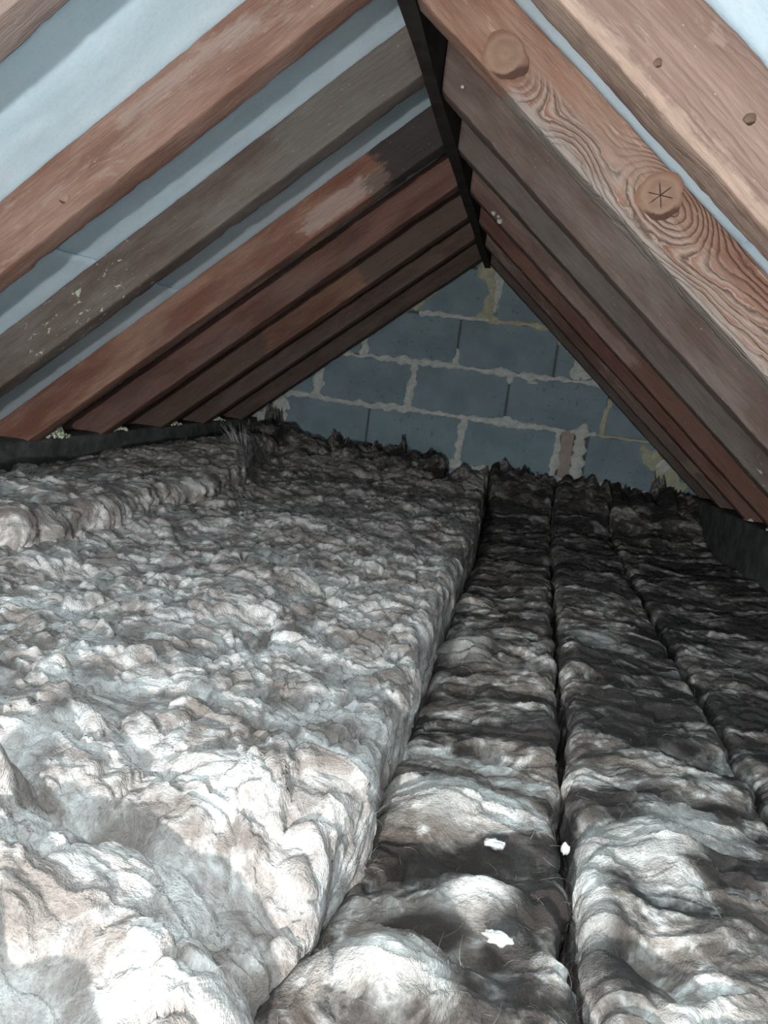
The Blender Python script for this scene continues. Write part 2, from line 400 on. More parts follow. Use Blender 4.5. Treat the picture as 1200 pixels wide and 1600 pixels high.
def build_rafters():
    warm = dict(c1=RED1, c2=RED2)
    specL = [
        ('pinkish-brown rafter end cutting off the top left corner of the picture', wood('timber_pinkish', (.22, .145, .115), (.33, .235, .20), seed=1, ring=.2, pale=PALE, pale_amt=.6)),
        ('smooth reddish-brown rafter with a small knot, uppermost full rafter on the left slope', wood('timber_smooth_red', (.24, .115, .078), (.34, .195, .145), seed=2, ring=.12, pale=(.46, .35, .29), pale_amt=.28, grey_amt=.12, knots=((.667, .032, .012),), bands=((.22, .50, .06, .085, (.48, .38, .33), .35),))),
        ('dull grey-brown rafter flecked with pale green specks on the left slope', wood('timber_grey', (.115, .075, .058), (.185, .145, .12), grey=(.20, .175, .155), seed=3, ring=.25, grey_amt=.42, flecks=(.68, 1.12, (.38, .40, .30)), bands=((0, .32, 0, .1, (.17, .15, .135), .7),))),
        ('red-brown rafter charred dark by the ridge with a pale torn patch, left slope', wood('timber_red_charred', (.22, .085, .055), (.36, .19, .125), seed=4, ring=.22, grey_amt=.15, bands=((.21, .42, .01, .062, (.46, .33, .28), .75), (-.1, .17, -.01, .11, (.045, .042, .042), .92), (.17, .22, -.01, .05, (.16, .12, .10), .8)))),
        ('dark reddish rafter just behind the charred one on the left slope', wood('timber_dark_red', (.155, .068, .052), (.25, .12, .092), seed=5, ring=.2, grey_amt=.2)),
        ('rafter with an orange-brown middle, third from the gable wall on the left slope', wood('timber_orange', (.19, .085, .055), (.31, .16, .10), seed=6, ring=.2, grey_amt=.2, bands=((-.1, .42, -.01, .11, (.13, .095, .08), .75), (.85, 1.6, -.01, .11, (.11, .075, .062), .7)))),
        ('dusky brown rafter, second from the gable wall on the left slope', wood('timber_dusky', (.125, .075, .06), (.19, .125, .10), seed=7, ring=.25, grey_amt=.3)),
        ('darkest brown rafter lying against the gable wall on the left slope', wood('timber_wallside', (.11, .07, .055), (.165, .11, .088), seed=8, ring=.2, grey_amt=.3)),
    ]
    specR = [
        ('broad pinkish-brown rafter in the top right corner with two nail dents', wood('timber_pink_grain', (.215, .125, .095), (.28, .175, .138), seed=11, ring=.45, ringfreq=150, pale=(.42, .30, .24), pale_amt=.3, grey=(.20, .155, .135), grey_amt=.18, bands=((.2, .9, -.004, .012, (.44, .30, .22), .6),))),
        ('rafter with two big round knots and raised wavy grain, right slope', wood('timber_knotty', (.30, .135, .085), (.42, .24, .165), seed=12, ring=.95, ringfreq=95, zone=(.052, .20), pale=(.58, .43, .35), pale_amt=.4, grey=(.33, .28, .25), grey_amt=.16, knots=((.202, .030, .034), (.532, .062, .036)), relief=.0022, bands=((.22, 1.3, -.01, .012, (.40, .34, .30), .7),))),
        ('dusty brown rafter shaded by the knotty rafter on the right slope', wood('timber_dusty', (.15, .095, .078), (.23, .165, .14), seed=13, ring=.12, grey=(.26, .22, .20), grey_amt=.3)),
        ('grey-brown rough-sawn rafter, fourth along from the top right corner', wood('timber_rough_grey', (.12, .085, .07), (.18, .14, .12), seed=14, ring=.15, grey_amt=.4, flecks=(1.05, 1.5, (.40, .40, .34)))),
        ('brown rafter with white droppings near the ridge, right slope', wood('timber_brown_white', (.17, .095, .075), (.26, .17, .14), seed=15, ring=.2, grey_amt=.25, bands=((.35, .75, .0, .03, (.30, .20, .17), .6), (.72, 1.6, -.01, .11, (.17, .07, .048), .8)))),
        ('deep red rafter, third from the gable wall on the right slope', wood('timber_deep_red', (.16, .068, .05), (.23, .115, .085), seed=16, ring=.2, grey_amt=.15)),
        ('red-brown rafter with scalloped pale grain, second from the gable wall, right slope', wood('timber_scalloped', (.15, .078, .06), (.21, .125, .10), seed=17, ring=.6, ringfreq=70, pale=(.34, .27, .23), pale_amt=.5, grey_amt=.2)),
        ('greyish rafter lying against the gable wall on the right slope', wood('timber_wallside_grey', (.12, .085, .072), (.17, .13, .11), seed=18, ring=.3, grey_amt=.35)),
    ]
    out = {}
    for side, rows, specs, length, a, e, n in ((0, RAFT_L, specL, 1.78, AL, eL, nL), (1, RAFT_R, specR, 1.62, AR, eR, nR)):
        for i, ((ya, yb), (label, mat)) in enumerate(zip(rows, specs)):
            sk = {(0, 2): -.02, (0, 4): -.02, (0, 3): -.015, (1, 1): -.03, (1, 2): -.03}.get((side, i), 0.)
            o, M4 = rafter_mesh('rafter', ya, yb, length, mat, side, 40 + side * 20 + i, sk, a, 0)
            base = Vector((APX, (ya + yb) / 2, APZ)) + e * (.022 if side else .02)
            M4.translation = base
            o.matrix_world = M4
            tag(o, label, 'rafter', 'left slope rafters' if side == 0 else 'right slope rafters')
            out[(side, i)] = o
    # knots, each a slightly raised oval plug in the near face
    def knot(raft, side, i, s, nz, r, cross=False, dark=1.):
        rows = RAFT_L if side == 0 else RAFT_R
        th = rows[i][1] - rows[i][0]
        t = NT('knot_wood', .8, .2); P = t.tc.outputs['Object']; x, y, z = t.sep(P)
        d = t.math('SQRT', t.math('ADD', t.math('MULTIPLY', x, x), t.math('MULTIPLY', z, z)))
        w = t.math('ADD', t.math('MULTIPLY', d, 330), t.math('MULTIPLY', t.noise(P, 60, 3), 5))
        rg = t.math('MULTIPLY', t.math('ADD', t.math('SINE', w), 1), .5)
        c = t.mix(t.noise(P, 45, 4, .6), (.185, .11, .075), (.27, .175, .13))
        c = t.mix(t.math('MULTIPLY', rg, .35), c, (.17, .09, .06))
        c = t.mix(t.math('MULTIPLY', t.rng(d, r * .80, r * 1.05), .8), c, (.19, .095, .064))
        side_ = t.math('ADD', t.math('MULTIPLY', x, .8), t.math('MULTIPLY', z, -.6))
        cres = t.math('MULTIPLY', t.rng(side_, r * .45, r * .75), t.rng(t.math('ADD', d, t.math('MULTIPLY', t.noise(P, 120, 3), .008)), r * .86, r * .98))
        c = t.mix(t.math('MULTIPLY', cres, .85), c, (.045, .022, .016))
        c = t.mix(1., c, (dark, dark, dark), 'MULTIPLY')
        if cross:
            for ang in (.55, 1.45, 2.5):
                q = t.math('ABSOLUTE', t.math('ADD', t.math('MULTIPLY', x, math.sin(ang)), t.math('MULTIPLY', z, -math.cos(ang))))
                q = t.math('ADD', q, t.math('MULTIPLY', t.noise(P, 90, 2), .0012))
                k = t.math('MULTIPLY', t.rng(q, .0009, .0019, 1, 0), t.rng(d, r * .45, r * .65, 1, 0))
                c = t.mix(k, c, (.02, .012, .01))
        t.color(c); t.normal(t.bump(t.math('ADD', rg, t.noise(P, 130, 3)), .0012, .8))
        nr, na = 9, 40; V = [(0, -.0014, 0)]; F = []
        for a_ in range(1, nr + 1):
            for b_ in range(na):
                q = a_ / nr; th_ = 2 * math.pi * b_ / na
                rr = r * q * (1 + .07 * math.sin(2 * th_ + s * 9) + .06 * math.sin(3 * th_ + s * 5) + .04 * math.sin(5 * th_) + .02 * math.sin(11 * th_ + s))
                V.append((rr * math.cos(th_) * 1.12, -.0014 * (1 - q ** 2.2) + (.0010 if a_ == nr else 0), rr * math.sin(th_)))
        for b_ in range(na): F.append((0, 1 + (b_ + 1) % na, 1 + b_))
        for a_ in range(nr - 1):
            for b_ in range(na):
                p = 1 + a_ * na; F.append((p + b_, p + (b_ + 1) % na, p + na + (b_ + 1) % na, p + na + b_))
        o = mesh_obj('knot', V, F, t.m, (0, 0, 0), None, True)
        o.parent = raft; o.location = (s, -th / 2 - .0006, nz)
        tag(o, 'round knot with a cracked centre' if cross else ('small dark dent' if dark < .5 else 'round pale brown knot'))
    knot(out[(1, 1)], 1, 1, .185, .032, .034)
    knot(out[(1, 0)], 1, 0, .452, .028, .005, False, .42)
    knot(out[(1, 0)], 1, 0, .560, .056, .006, False, .40)
    knot(out[(1, 1)], 1, 1, .515, .062, .034, True)
    knot(out[(0, 1)], 0, 1, .647, .034, .010)
    def dropping(i, s_, nz, r):
        o = lumpy('white_dropping', (0, 0, 0), r, r * .35, r * .8, int(s_ * 1000), M['white'], 8)
        o.parent = out[(1, i)]; o.location = (s_, -(RAFT_R[i][1] - RAFT_R[i][0]) / 2 - .001, nz)
        tag(o, 'small white dropping')
    for i, s_, nz, r in ((4, .099, .008, .007), (4, .130, .006, .009), (4, .116, .012, .005), (2, .032, .032, .004)): dropping(i, s_, nz, r)
    return out

def build_ridge():
    x0, x1, z0, z1 = -.318, -.289, .648 + ZO, .80 + ZO
    nY, pr = 160, []
    ring = [(x0, z0), ((x0 + x1) / 2, z0 - .0005), (x1, z0), (x1, z0 + .05), (x1, z0 + .1), (x1, z1), (x0, z1), (x0, z0 + .1), (x0, z0 + .05)]
    ys = np.linspace(Y0, WALL, nY); V = []
    for y in ys:
        for j, (x, z) in enumerate(ring):
            V.append((x + .0015 * math.sin(y * 9 + j), y, z + .002 * math.sin(y * 5.1 + .7 * j) * (z < z0 + .02)))
    k = len(ring); F = [(i * k + j, (i + 1) * k + j, (i + 1) * k + (j + 1) % k, i * k + (j + 1) % k) for i in range(nY - 1) for j in range(k)]
    F += [tuple(range(k)), tuple((nY - 1) * k + j for j in reversed(range(k)))]
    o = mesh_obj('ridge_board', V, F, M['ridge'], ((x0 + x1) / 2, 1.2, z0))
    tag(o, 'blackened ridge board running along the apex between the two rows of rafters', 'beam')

def build_plate(name, p0, p1, w, h, label, side):
    """wall plate: rough timber under the rafter feet; p = top inner arris at either end"""
    n = 90; V = []; rnd = random.Random(side + 5)
    ring = [(0, -h), (0, -h * .66), (0, -h * .33), (0, -.008), (.002, -.003), (.008, 0), (w * .5, .001), (w, 0), (w, -h)]
    for i in range(n):
        t = i / (n - 1); p = [p0[j] + (p1[j] - p0[j]) * t for j in range(3)]
        for j, (a, b) in enumerate(ring):
            V.append((p[0] + side * a + .002 * math.sin(i * .9 + j * 2.1) + rnd.uniform(-.001, .001), p[1], p[2] + b + rnd.uniform(-.0012, .0012)))
    k = len(ring); F = [(i * k + j, (i + 1) * k + j, (i + 1) * k + (j + 1) % k, i * k + (j + 1) % k) for i in range(n - 1) for j in range(k)]
    if side > 0: F = [f[::-1] for f in F]
    F += [tuple(range(k)), tuple((n - 1) * k + j for j in reversed(range(k)))]
    o = mesh_obj(name, V, F, M['plate'], (p0[0], (p0[1] + p1[1]) / 2, p0[2] - h))
    tag(o, label, 'beam'); return o

# ---------------------------------------------------------------- gable wall of blocks
def clip_poly(poly, n, c):
    out = []
    for i in range(len(poly)):
        a, b = poly[i], poly[(i + 1) % len(poly)]
        da, db = n[0] * a[0] + n[1] * a[1] - c, n[0] * b[0] + n[1] * b[1] - c
        if da <= 0: out.append(a)
        if (da < 0 < db) or (db < 0 < da):
            t = da / (da - db); out.append((a[0] + t * (b[0] - a[0]), a[1] + t * (b[1] - a[1])))
    return out
LIM = []
def gable_clip(poly, grow=0.):
    cL = APX * nL.x + APZ * nL.z + DEPTH + grow; cR = APX * nR.x + APZ * nR.z + DEPTH + grow
    poly = clip_poly(poly, (nL.x, nL.z), cL); poly = clip_poly(poly, (nR.x, nR.z), cR) if poly else poly
    return poly
def prism(name, poly, y0, y1, mat, parent, bev=0.):
    cx = sum(p[0] for p in poly) / len(poly); cz = sum(p[1] for p in poly) / len(poly); n = len(poly)
    V, F = [], []
    def ins(p, b):
        dx, dz = cx - p[0], cz - p[1]; l = math.hypot(dx, dz) or 1
        sx = b if abs(dx) > b else 0; return (p[0] + math.copysign(min(b, abs(dx) * .5), dx), p[1] + math.copysign(min(b, abs(dz) * .5), dz))
    front = [ins(p, bev) for p in poly] if bev else poly
    V += [(x, y0, z) for x, z in front]; V += [(x, y0 + bev, z) for x, z in poly]; V += [(x, y1, z) for x, z in poly]
    F.append(tuple(range(n))); F.append(tuple(reversed(range(2 * n, 3 * n))))
    for s in (0, n):
        for i in range(n): F.append((s + i, s + n + i, s + n + (i + 1) % n, s + (i + 1) % n))
    return mesh_obj(name, V, F, mat, (cx, y0, cz), parent)

def smear(parent, pts, wid, mat, seed, name='mortar_joint', proud=.006, n=None):
    """trowelled mortar: a ragged, slightly domed ribbon along pts (x, z)"""
    pts = [np.array(p, float) for p in pts]; L = [0]
    for a, b in zip(pts, pts[1:]): L.append(L[-1] + np.linalg.norm(b - a))
    n = n or max(8, int(L[-1] / .005)); V, F = [], []
    q = np.linspace(0, L[-1], n)
    px = np.interp(q, L, [p[0] for p in pts]); pz = np.interp(q, L, [p[1] for p in pts])
    ww = np.interp(q, np.linspace(0, L[-1], len(wid)), wid)
    tx, tz = np.gradient(px), np.gradient(pz); l = np.hypot(tx, tz); nx_, nz_ = -tz / l, tx / l
    sd = np.full(n, float(seed))
    e1 = fbm(q / .055, sd, seed, 3); e2 = fbm(q / .055, sd + 7.5, seed + 3, 3)
    w1 = np.maximum(ww * (.5 + .42 * e1), .0015); w2 = np.maximum(ww * (.5 + .42 * e2), .0015)
    cols = (-1, -.8, -.3, .3, .8, 1)
    for i in range(n):
        end = min(1, min(i, n - 1 - i) / 1.5 + .15)
        for c in cols:
            w = (w1[i] if c < 0 else w2[i]) * abs(c) * (1 if c > 0 else -1) * end
            y = WALL + (.004 if abs(c) == 1 else -proud * (1 - .5 * abs(c)) * (.7 + .5 * e2[i]) * (.4 + .6 * end))
            V.append((px[i] + nx_[i] * w, y, pz[i] + nz_[i] * w))
    k = len(cols)
    F = [(i * k + j, i * k + j + 1, (i + 1) * k + j + 1, (i + 1) * k + j) for i in range(n - 1) for j in range(k - 1)]
    V = np.array(V); c = (float(px.mean()), WALL, float(pz.mean()))
    o = mesh_obj(name, V, F, mat, c, parent, True)
    return o

def build_wall():
    root = empty('wall_back', (-.3, WALL, 0)); tag(root, 'gable wall of blue-grey concrete blocks in running bond with pale mortar', 'wall', kind='structure')
    tilt = lambda x: -.012 * (x + .6)
    core = gable_clip([(-1.75, 0), (1.25, 0), (1.25, 1.6), (-1.75, 1.6)])
    prism('wall_core', core, WALL + .014, WALL + .12, M['core'], root)
    beds = {'U': .65, 'T': .42, 'A': .19, 'B': -.04, 'C': -.27, 'Dd': -.50, 'V': .88}
    rows = [('U', 'V', [-1.0, .6]), ('T', 'U', [-1.19, -.735, -.27, .19, .65]), ('A', 'T', [-1.315, -.855, -.395, .065, .525]), ('B', 'A', [-1.51, -1.05, -.591, -.131, .328, .787]),
            ('C', 'B', [-1.70, -1.245, -.785, -.325, .130, .264, .725, 1.18]), ('Dd', 'C', [-1.51, -1.05, -.591, -.131, .328, .787, 1.2])]
    k = 0
    for lo, hi, xs in rows:
        for a, b in zip(xs, xs[1:]):
            if lo == 'C' and a == .130: continue
            j = .0035; z0, z1 = beds[lo] + .005 + ZO, beds[hi] - .005 + ZO
            poly = [(a + j, z0 + tilt(a)), (b - j, z0 + tilt(b)), (b - j, z1 + tilt(b)), (a + j, z1 + tilt(a))]
            poly = gable_clip(poly, -.006)
            if len(poly) < 3: continue
            prism('block', poly, WALL, WALL + .10, M['block'][k % 4], root, .005); k += 1
    # the short brick end let into the course
    z0, z1 = beds['C'] + ZO + .004, beds['B'] + ZO - .004
    prism('brick', [(.150, z0), (.205, z0 - .001), (.200, z1), (.140, z1)], WALL - .002, WALL + .1, M['brick'], root, .004)
    Z = lambda n, x: beds[n] + ZO + tilt(x)
    mo, my = M['mortar'], M['mortar_y']
    s = 3
    for n, x0, x1, w in (('A', -1.0, .36, .030), ('B', -1.30, .30, .030), ('C', -1.4, .75, .030)):
        xs = np.linspace(x0, x1, 9); wd_ = [w * (1 + .5 * math.sin(i * 2.1 + s)) for i in range(9)]
        smear(root, [(x, Z(n, x) + .002 * math.sin(x * 9)) for x in xs], wd_, mo, s); s += 5
    smear(root, [(-.60, Z('T', -.6)), (-.42, Z('T', -.42)), (-.26, Z('T', -.26))], [.03, .018, .016], mo, 31)
    smear(root, [(-.28, Z('T', -.28)), (-.1, Z('T', -.1)), (.06, Z('T', .06) - .01)], [.03, .02, .03], my, 37)
    smear(root, [(.30, Z('B', .3)), (.45, Z('B', .45)), (.62, Z('B', .6))], [.016, .012, .02], my, 41)
    def perp(x, lo, hi, w, mat, sd, lean=0.): smear(root, [(x - lean, Z(lo, x)), (x, (Z(lo, x) + Z(hi, x)) / 2), (x + lean, Z(hi, x))], w, mat, sd)
    smear(root, [(-.268, Z('T', 0) + .0), (-.275, Z('T', 0) + .12), (-.30, Z('U', 0) + .05)], [.11, .055, .10], my, 43)
    smear(root, [(-.245, Z('T', 0) + .04), (-.24, Z('T', 0) + .12), (-.25, Z('U', 0))], [.02, .035, .04], mo, 45)
    smear(root, [(-.70, Z('T', 0) + .01), (-.60, Z('T', 0) + .06), (-.52, Z('T', 0) + .13)], [.05, .045, .03], my, 47)
    smear(root, [(-.855, Z('A', -.8)), (-.84, Z('A', -.8) + .09)], [.05, .04], mo, 49)
    smear(root, [(-.395, Z('A', 0)), (-.397, Z('A', 0) + .09)], [.045, .035], mo, 51)
    smear(root, [(.05, Z('T', 0) - .02), (.12, Z('T', 0) - .06), (.2, Z('T', 0) - .13)], [.05, .07, .06], my, 53)
    smear(root, [(.14, Z('A', 0) + .02), (.2, Z('A', 0) + .06), (.23, Z('A', 0) + .02)], [.06, .09, .07], mo, 55)
    perp(-1.05, 'B', 'A', [.07, .035, .03], mo, 57)
    perp(-.591, 'B', 'A', [.03, .04, .03], mo, 59, .004)
    smear(root, [(-.131, Z('A', -.13) - .05), (-.13, Z('A', -.13))], [.015, .05], mo, 61)
    perp(.328, 'B', 'A', [.026, .024, .03], my, 63, .006)
    perp(-.325, 'C', 'B', [.045, .034, .04], mo, 65, .006)
    perp(.128, 'C', 'B', [.05, .042, .035], mo, 67)
    perp(.232, 'C', 'B', [.055, .055, .065], mo, 69)
    smear(root, [(.19, Z('B', .2) + .01), (.26, Z('B', .2) + .012)], [.04, .05], mo, 71)
    smear(root, [(-1.36, -.20 + ZO), (-1.28, -.13 + ZO), (-1.20, -.07 + ZO)], [.13, .11, .07], mo, 73)
    smear(root, [(-1.24, -.20 + ZO), (-1.22, -.12 + ZO)], [.05, .08], mo, 75)
    smear(root, [(.50, -.08 + ZO), (.60, -.16 + ZO), (.72, -.26 + ZO)], [.05, .08, .10], my, 77)
    smear(root, [(.63, -.28 + ZO), (.67, -.21 + ZO), (.60, -.13 + ZO)], [.06, .06, .05], mo, 79)
    smear(root, [(-.05, Z('A', 0) - .03), (-.0, Z('A', 0) - .03)], [.012, .014], mo, 81)

def build_shell():
    # ceiling boards of the room below, seen only in the gaps between the batts
    prism_y = [(-1.9, -.012), (1.4, -.012), (1.4, 0), (-1.9, 0)]
    V = [(x, y, z) for y in (Y0 - .1, WALL + .1) for x, z in prism_y]
    F = [(0, 1, 2, 3), (7, 6, 5, 4)] + [(i, 4 + i, 4 + (i + 1) % 4, (i + 1) % 4) for i in range(4)]
    o = mesh_obj('floor', V, [f[::-1] for f in F], M['plaster'], (0, 1.2, -.012)); tag(o, 'plasterboard loft floor under the insulation', 'floor', kind='structure')
    poly = gable_clip([(-1.75, 0), (1.25, 0), (1.25, 1.6), (-1.75, 1.6)])
    root = empty('wall_front', (-.3, Y0, 0)); tag(root, 'opposite gable wall behind the viewer', 'wall', kind='structure')
    prism('wall_core', poly, Y0 - .1, Y0, M['core'], root)

# ---------------------------------------------------------------- mineral wool
def rows_y(y0, y1, k=.0036, lo=.0022):
    ys = [y0]
    while ys[-1] < y1: ys.append(ys[-1] + max(lo, k * max(ys[-1], .0)))
    ys[-1] = y1
    return np.array(ys)

def dome(f1, k=.78): return np.sqrt(np.clip(1 - (f1 / k) ** 2, 0, 1))

def wool_disp(a, y, seed, style):
    th = {'quilt': -.35, 'strip': .12}[style]
    wx = .020 * fbm(a / .10, y / .10, seed + 1, 3); wy = .020 * fbm(a / .10, y / .10, seed + 2, 3)
    ar, yr = a + wx, y + wy
    u = ar * math.cos(th) + yr * math.sin(th); v = -ar * math.sin(th) + yr * math.cos(th)
    if style == 'quilt':
        f1, f2, c = worley(u / .092, v / .068, seed + 3); d = .020 * dome(f1, .88) * (.35 + .9 * c) - .014
        f1, f2, c = worley(u / .044, v / .036, seed + 4); d = d + .0115 * dome(f1, .85) * (.2 + c)
        d = d - .0045 * np.exp(-(f2 - f1) / .06)
        m = sstep(-.3, .3, fbm(a / .09, y / .09, seed + 6, 2))
        f1, f2, c = worley(u / .022, v / .018, seed + 5)
        d = d + (.0060 * dome(f1) * (.2 + c) - .002 * np.exp(-(f2 - f1) / .09)) * (.35 + .65 * m)
        f1, f2, c = worley(u / .0105, v / .0085, seed + 7); d = d + .0020 * dome(f1) * (.3 + .7 * m) * c
        r = 1 - np.abs(perlin(u / .11, v / .040, seed + 8)); d = d + .006 * r ** 4
        d = d + .016 * fbm(a / .28, y / .28, seed + 9, 2)
        d = d + .0016 * fbm(u / .012, v / .009, seed + 10, 3)
    else:
        f1, f2, c = worley(u / .12, v / .060, seed + 3); d = .011 * dome(f1, .9) * (.3 + c) - .006
        f1, f2, c = worley(u / .056, v / .027, seed + 4); d = d + .0062 * dome(f1, .85) * (.2 + c)
        m = sstep(-.2, .4, fbm(a / .08, y / .08, seed + 6, 2))
        f1, f2, c = worley(u / .022, v / .012, seed + 5); d = d + .0030 * dome(f1) * m * (.2 + c)
        r = 1 - np.abs(perlin(u / .15, v / .04, seed + 8)); d = d + .006 * r ** 4
        r = np.abs(perlin(u / .22, v / .075, seed + 12)); d = d - .008 * np.exp(-r / .07)
        d = d + .010 * fbm(a / .2, y / .22, seed + 9, 2)
        d = d + .0012 * fbm(u / .014, v / .0065, seed + 10, 3)
    return d

def add_fibres(parent, P, N, count, seed, mat, near=True, name='loose_fibres', lift=.35, lmin=.008, lmax=.030):
    rng = np.random.default_rng(seed)
    w = 1.0 / np.maximum(P[:, 1], .3) ** .6
    i = rng.choice(len(P), count, p=w / w.sum())
    p, n = P[i], N[i]
    t = rng.normal(size=(count, 3)); t[:, 0] *= 1.6; t -= n * (t * n).sum(1, keepdims=True); t /= np.linalg.norm(t, axis=1, keepdims=True) + 1e-9
    b = np.cross(n, t)
    L = rng.uniform(lmin, lmax, (count, 1)) * (.6 + .25 * p[:, 1:2])
    cv = rng.normal(0, .45, (count, 1)); up = rng.uniform(.02, lift, (count, 1))
    K = 5; pts = []
    for k in range(K):
        s = k / (K - 1)
        pts.append(p - n * .001 + L * (t * s + b * cv * s * s * .8 + n * up * (4 * s * (1 - s) * .5 + s * s * .5 * rng.uniform(-.6, 1, (count, 1)))))
    rad = (.00008 + .00012 * p[:, 1:2]) * rng.uniform(.6, 1.2, (count, 1))
    V = np.zeros((count, K, 3, 3))
    for k in range(K):
        r = rad * (1 - .6 * (k / (K - 1)))
        for j in range(3):
            an = j * 2.0944
            V[:, k, j] = pts[k] + r * (b * math.cos(an) + n * math.sin(an))
    base = np.arange(count)[:, None] * K * 3
    F = []
    for k in range(K - 1):
        for j in range(3):
            j2 = (j + 1) % 3
            F.append(np.concatenate([base + k * 3 + j, base + k * 3 + j2, base + (k + 1) * 3 + j2, base + (k + 1) * 3 + j], 1))
    o = mesh_obj(name, V.reshape(-1, 3), np.concatenate(F), mat, tuple(parent.location), parent, True)
    tag(o, kind='stuff')

def normals_grid(G):
    du = np.gradient(G, axis=1); dv = np.gradient(G, axis=0)
    n = np.cross(du, dv); n /= np.linalg.norm(n, axis=-1, keepdims=True) + 1e-12
    return n

def batt(name, label, xl, xr, ztop, ys, mat, seed, style, r=.04, dx=.003, dx_far=None, zbot=.004, bumps=(), amp=1.0,
         fib=6000, fibmat=None, side_amp=.55, cap0=True, cap1=True, group=None, origin=None):
    """one mineral wool batt: rounded long edges, soft ends, lumpy displaced surface.
    xl, xr: functions of y; ztop: function of (x, y)"""
    ym = float(np.mean(ys)); W = xr(np.array([ym]))[0] - xl(np.array([ym]))[0]
    H = float(np.mean(ztop(np.array([(xl(np.array([ym]))[0] + xr(np.array([ym]))[0]) / 2]), np.array([ym])))) - zbot
    ax, bx, cz, nx, nz, kz = [], [], [], [], [], []
    ns = max(4, int((H - r) / dx / 1.3))
    for i in range(ns): ax.append(0); bx.append(0); kz.append(1 - i / ns); cz.append(-r); nx.append(-1); nz.append(0)
    nc = max(6, int(r * 1.57 / dx))
    for i in range(nc):
        t = i / nc * math.pi / 2; ax.append(0); bx.append(r * (1 - math.cos(t))); cz.append(-r * (1 - math.sin(t))); nx.append(-math.cos(t)); nz.append(math.sin(t)); kz.append(0)
    if dx_far:                                   # graded: fine at the right-hand edge
        st = [0.]
        while st[-1] < W - 2 * r: st.append(st[-1] + dx + (dx_far - dx) * min(1, st[-1] / (W * .8)))
        st = np.array(st) / st[-1]; ts = (1 - st)[::-1]
    else:
        nt = max(8, int((W - 2 * r) / dx)); ts = np.linspace(0, 1, nt)
    for t in ts: ax.append(t); bx.append(r - 2 * r * t); cz.append(0); nx.append(0); nz.append(1); kz.append(0)
    for i in range(1, nc + 1):
        t = math.pi / 2 * (1 - i / nc); ax.append(1); bx.append(-r * (1 - math.cos(t))); cz.append(-r * (1 - math.sin(t))); nx.append(math.cos(t)); nz.append(math.sin(t)); kz.append(0)
    for i in range(1, ns + 1): ax.append(1); bx.append(0); kz.append(i / ns); cz.append(-r); nx.append(1); nz.append(0)
    ax, bx, cz, nx, nz, kz = (np.array(q, float)[None, :] for q in (ax, bx, cz, nx, nz, kz))
    # ends: extra rows that go down
    Yr = ys.copy(); drop = np.zeros(len(ys)); face = np.zeros(len(ys))
    y0, y1 = ys[0], ys[-1]
    d0 = np.clip((ys - y0) / r, 0, 1); d1 = np.clip((y1 - ys) / r, 0, 1)
    if cap0: drop += r * (1 - np.sqrt(1 - (1 - d0) ** 2)); face -= (1 - d0)
    if cap1: drop += r * (1 - np.sqrt(1 - (1 - d1) ** 2)); face += (1 - d1)
    ne = 14
    if cap0:
        Yr = np.concatenate([np.full(ne, y0), Yr]); drop = np.concatenate([np.linspace(.45, r, ne, endpoint=False), drop]); face = np.concatenate([np.full(ne, -1.), face])
    if cap1:
        Yr = np.concatenate([Yr, np.full(ne, y1)]); drop = np.concatenate([drop, np.linspace(r, .45, ne + 1)[1:]]); face = np.concatenate([face, np.full(ne, 1.)])
    Y = Yr[:, None]; XL, XR = xl(Yr)[:, None], xr(Yr)[:, None]
    wl = .010 * fbm(Y / .11, Y * 0 + seed, seed + 21, 3); wr = .010 * fbm(Y / .11, Y * 0 + seed + 5, seed + 22, 3)
    X = (XL + wl) * (1 - ax) + (XR + wr) * ax + bx
    Yg = np.broadcast_to(Y, X.shape)
    zt = ztop(X, Yg)
    Z = (zt + cz) * (1 - kz) + zbot * kz
    Z = Z - drop[:, None] * (1 - kz)
    A = X + (cz + (Z - zt - cz)) * np.where(ax < .5, 1, -1)         # unrolled coordinate
    Yc = Yg + np.sign(face)[:, None] * (drop[:, None])
    d = wool_disp(A, Yc, seed, style) * amp
    for bxx, byy, am, rx, ry in bumps:
        d = d + am * np.exp(-(((X - bxx) / rx) ** 2 + ((Yg - byy) / ry) ** 2))
    side = np.abs(nx); d = d * (1 - side * (1 - side_amp)) - side * .006
    fz = np.abs(face)[:, None]
    X = X + nx * d * (1 - fz * .5)
    Y3 = Yg + np.sign(face)[:, None] * fz * d * .6 + .25 * (1 - fz) * wool_disp(A + 3.1, Yc + 1.7, seed + 50, style)[:, :] * .35
    Z = np.maximum(Z + nz * d, zbot)
    G = np.stack([X, Y3, Z], -1)
    nr_, nc_ = X.shape
    idx = np.arange(nr_ * nc_).reshape(nr_, nc_)
    F = np.stack([idx[:-1, :-1], idx[:-1, 1:], idx[1:, 1:], idx[1:, :-1]], -1).reshape(-1, 4)
    c0 = (float((XL.mean() + XR.mean()) / 2), float((y0 + y1) / 2), 0.)
    if origin: c0 = (origin[0], origin[1], 0.)
    o = mesh_obj(name, G.reshape(-1, 3), F, mat, c0, None, True)
    tag(o, label, 'insulation', group)
    if fib:
        N = normals_grid(G); sl = slice(None)
        P, Nn = G.reshape(-1, 3), N.reshape(-1, 3)
        Nn = np.where(Nn[:, 2:3] < -.2, -Nn, Nn)
        ok = (P[:, 2] > zbot + .02) & (P[:, 1] > .25)
        add_fibres(o, P[ok], Nn[ok], fib, seed + 300, fibmat)
    return o

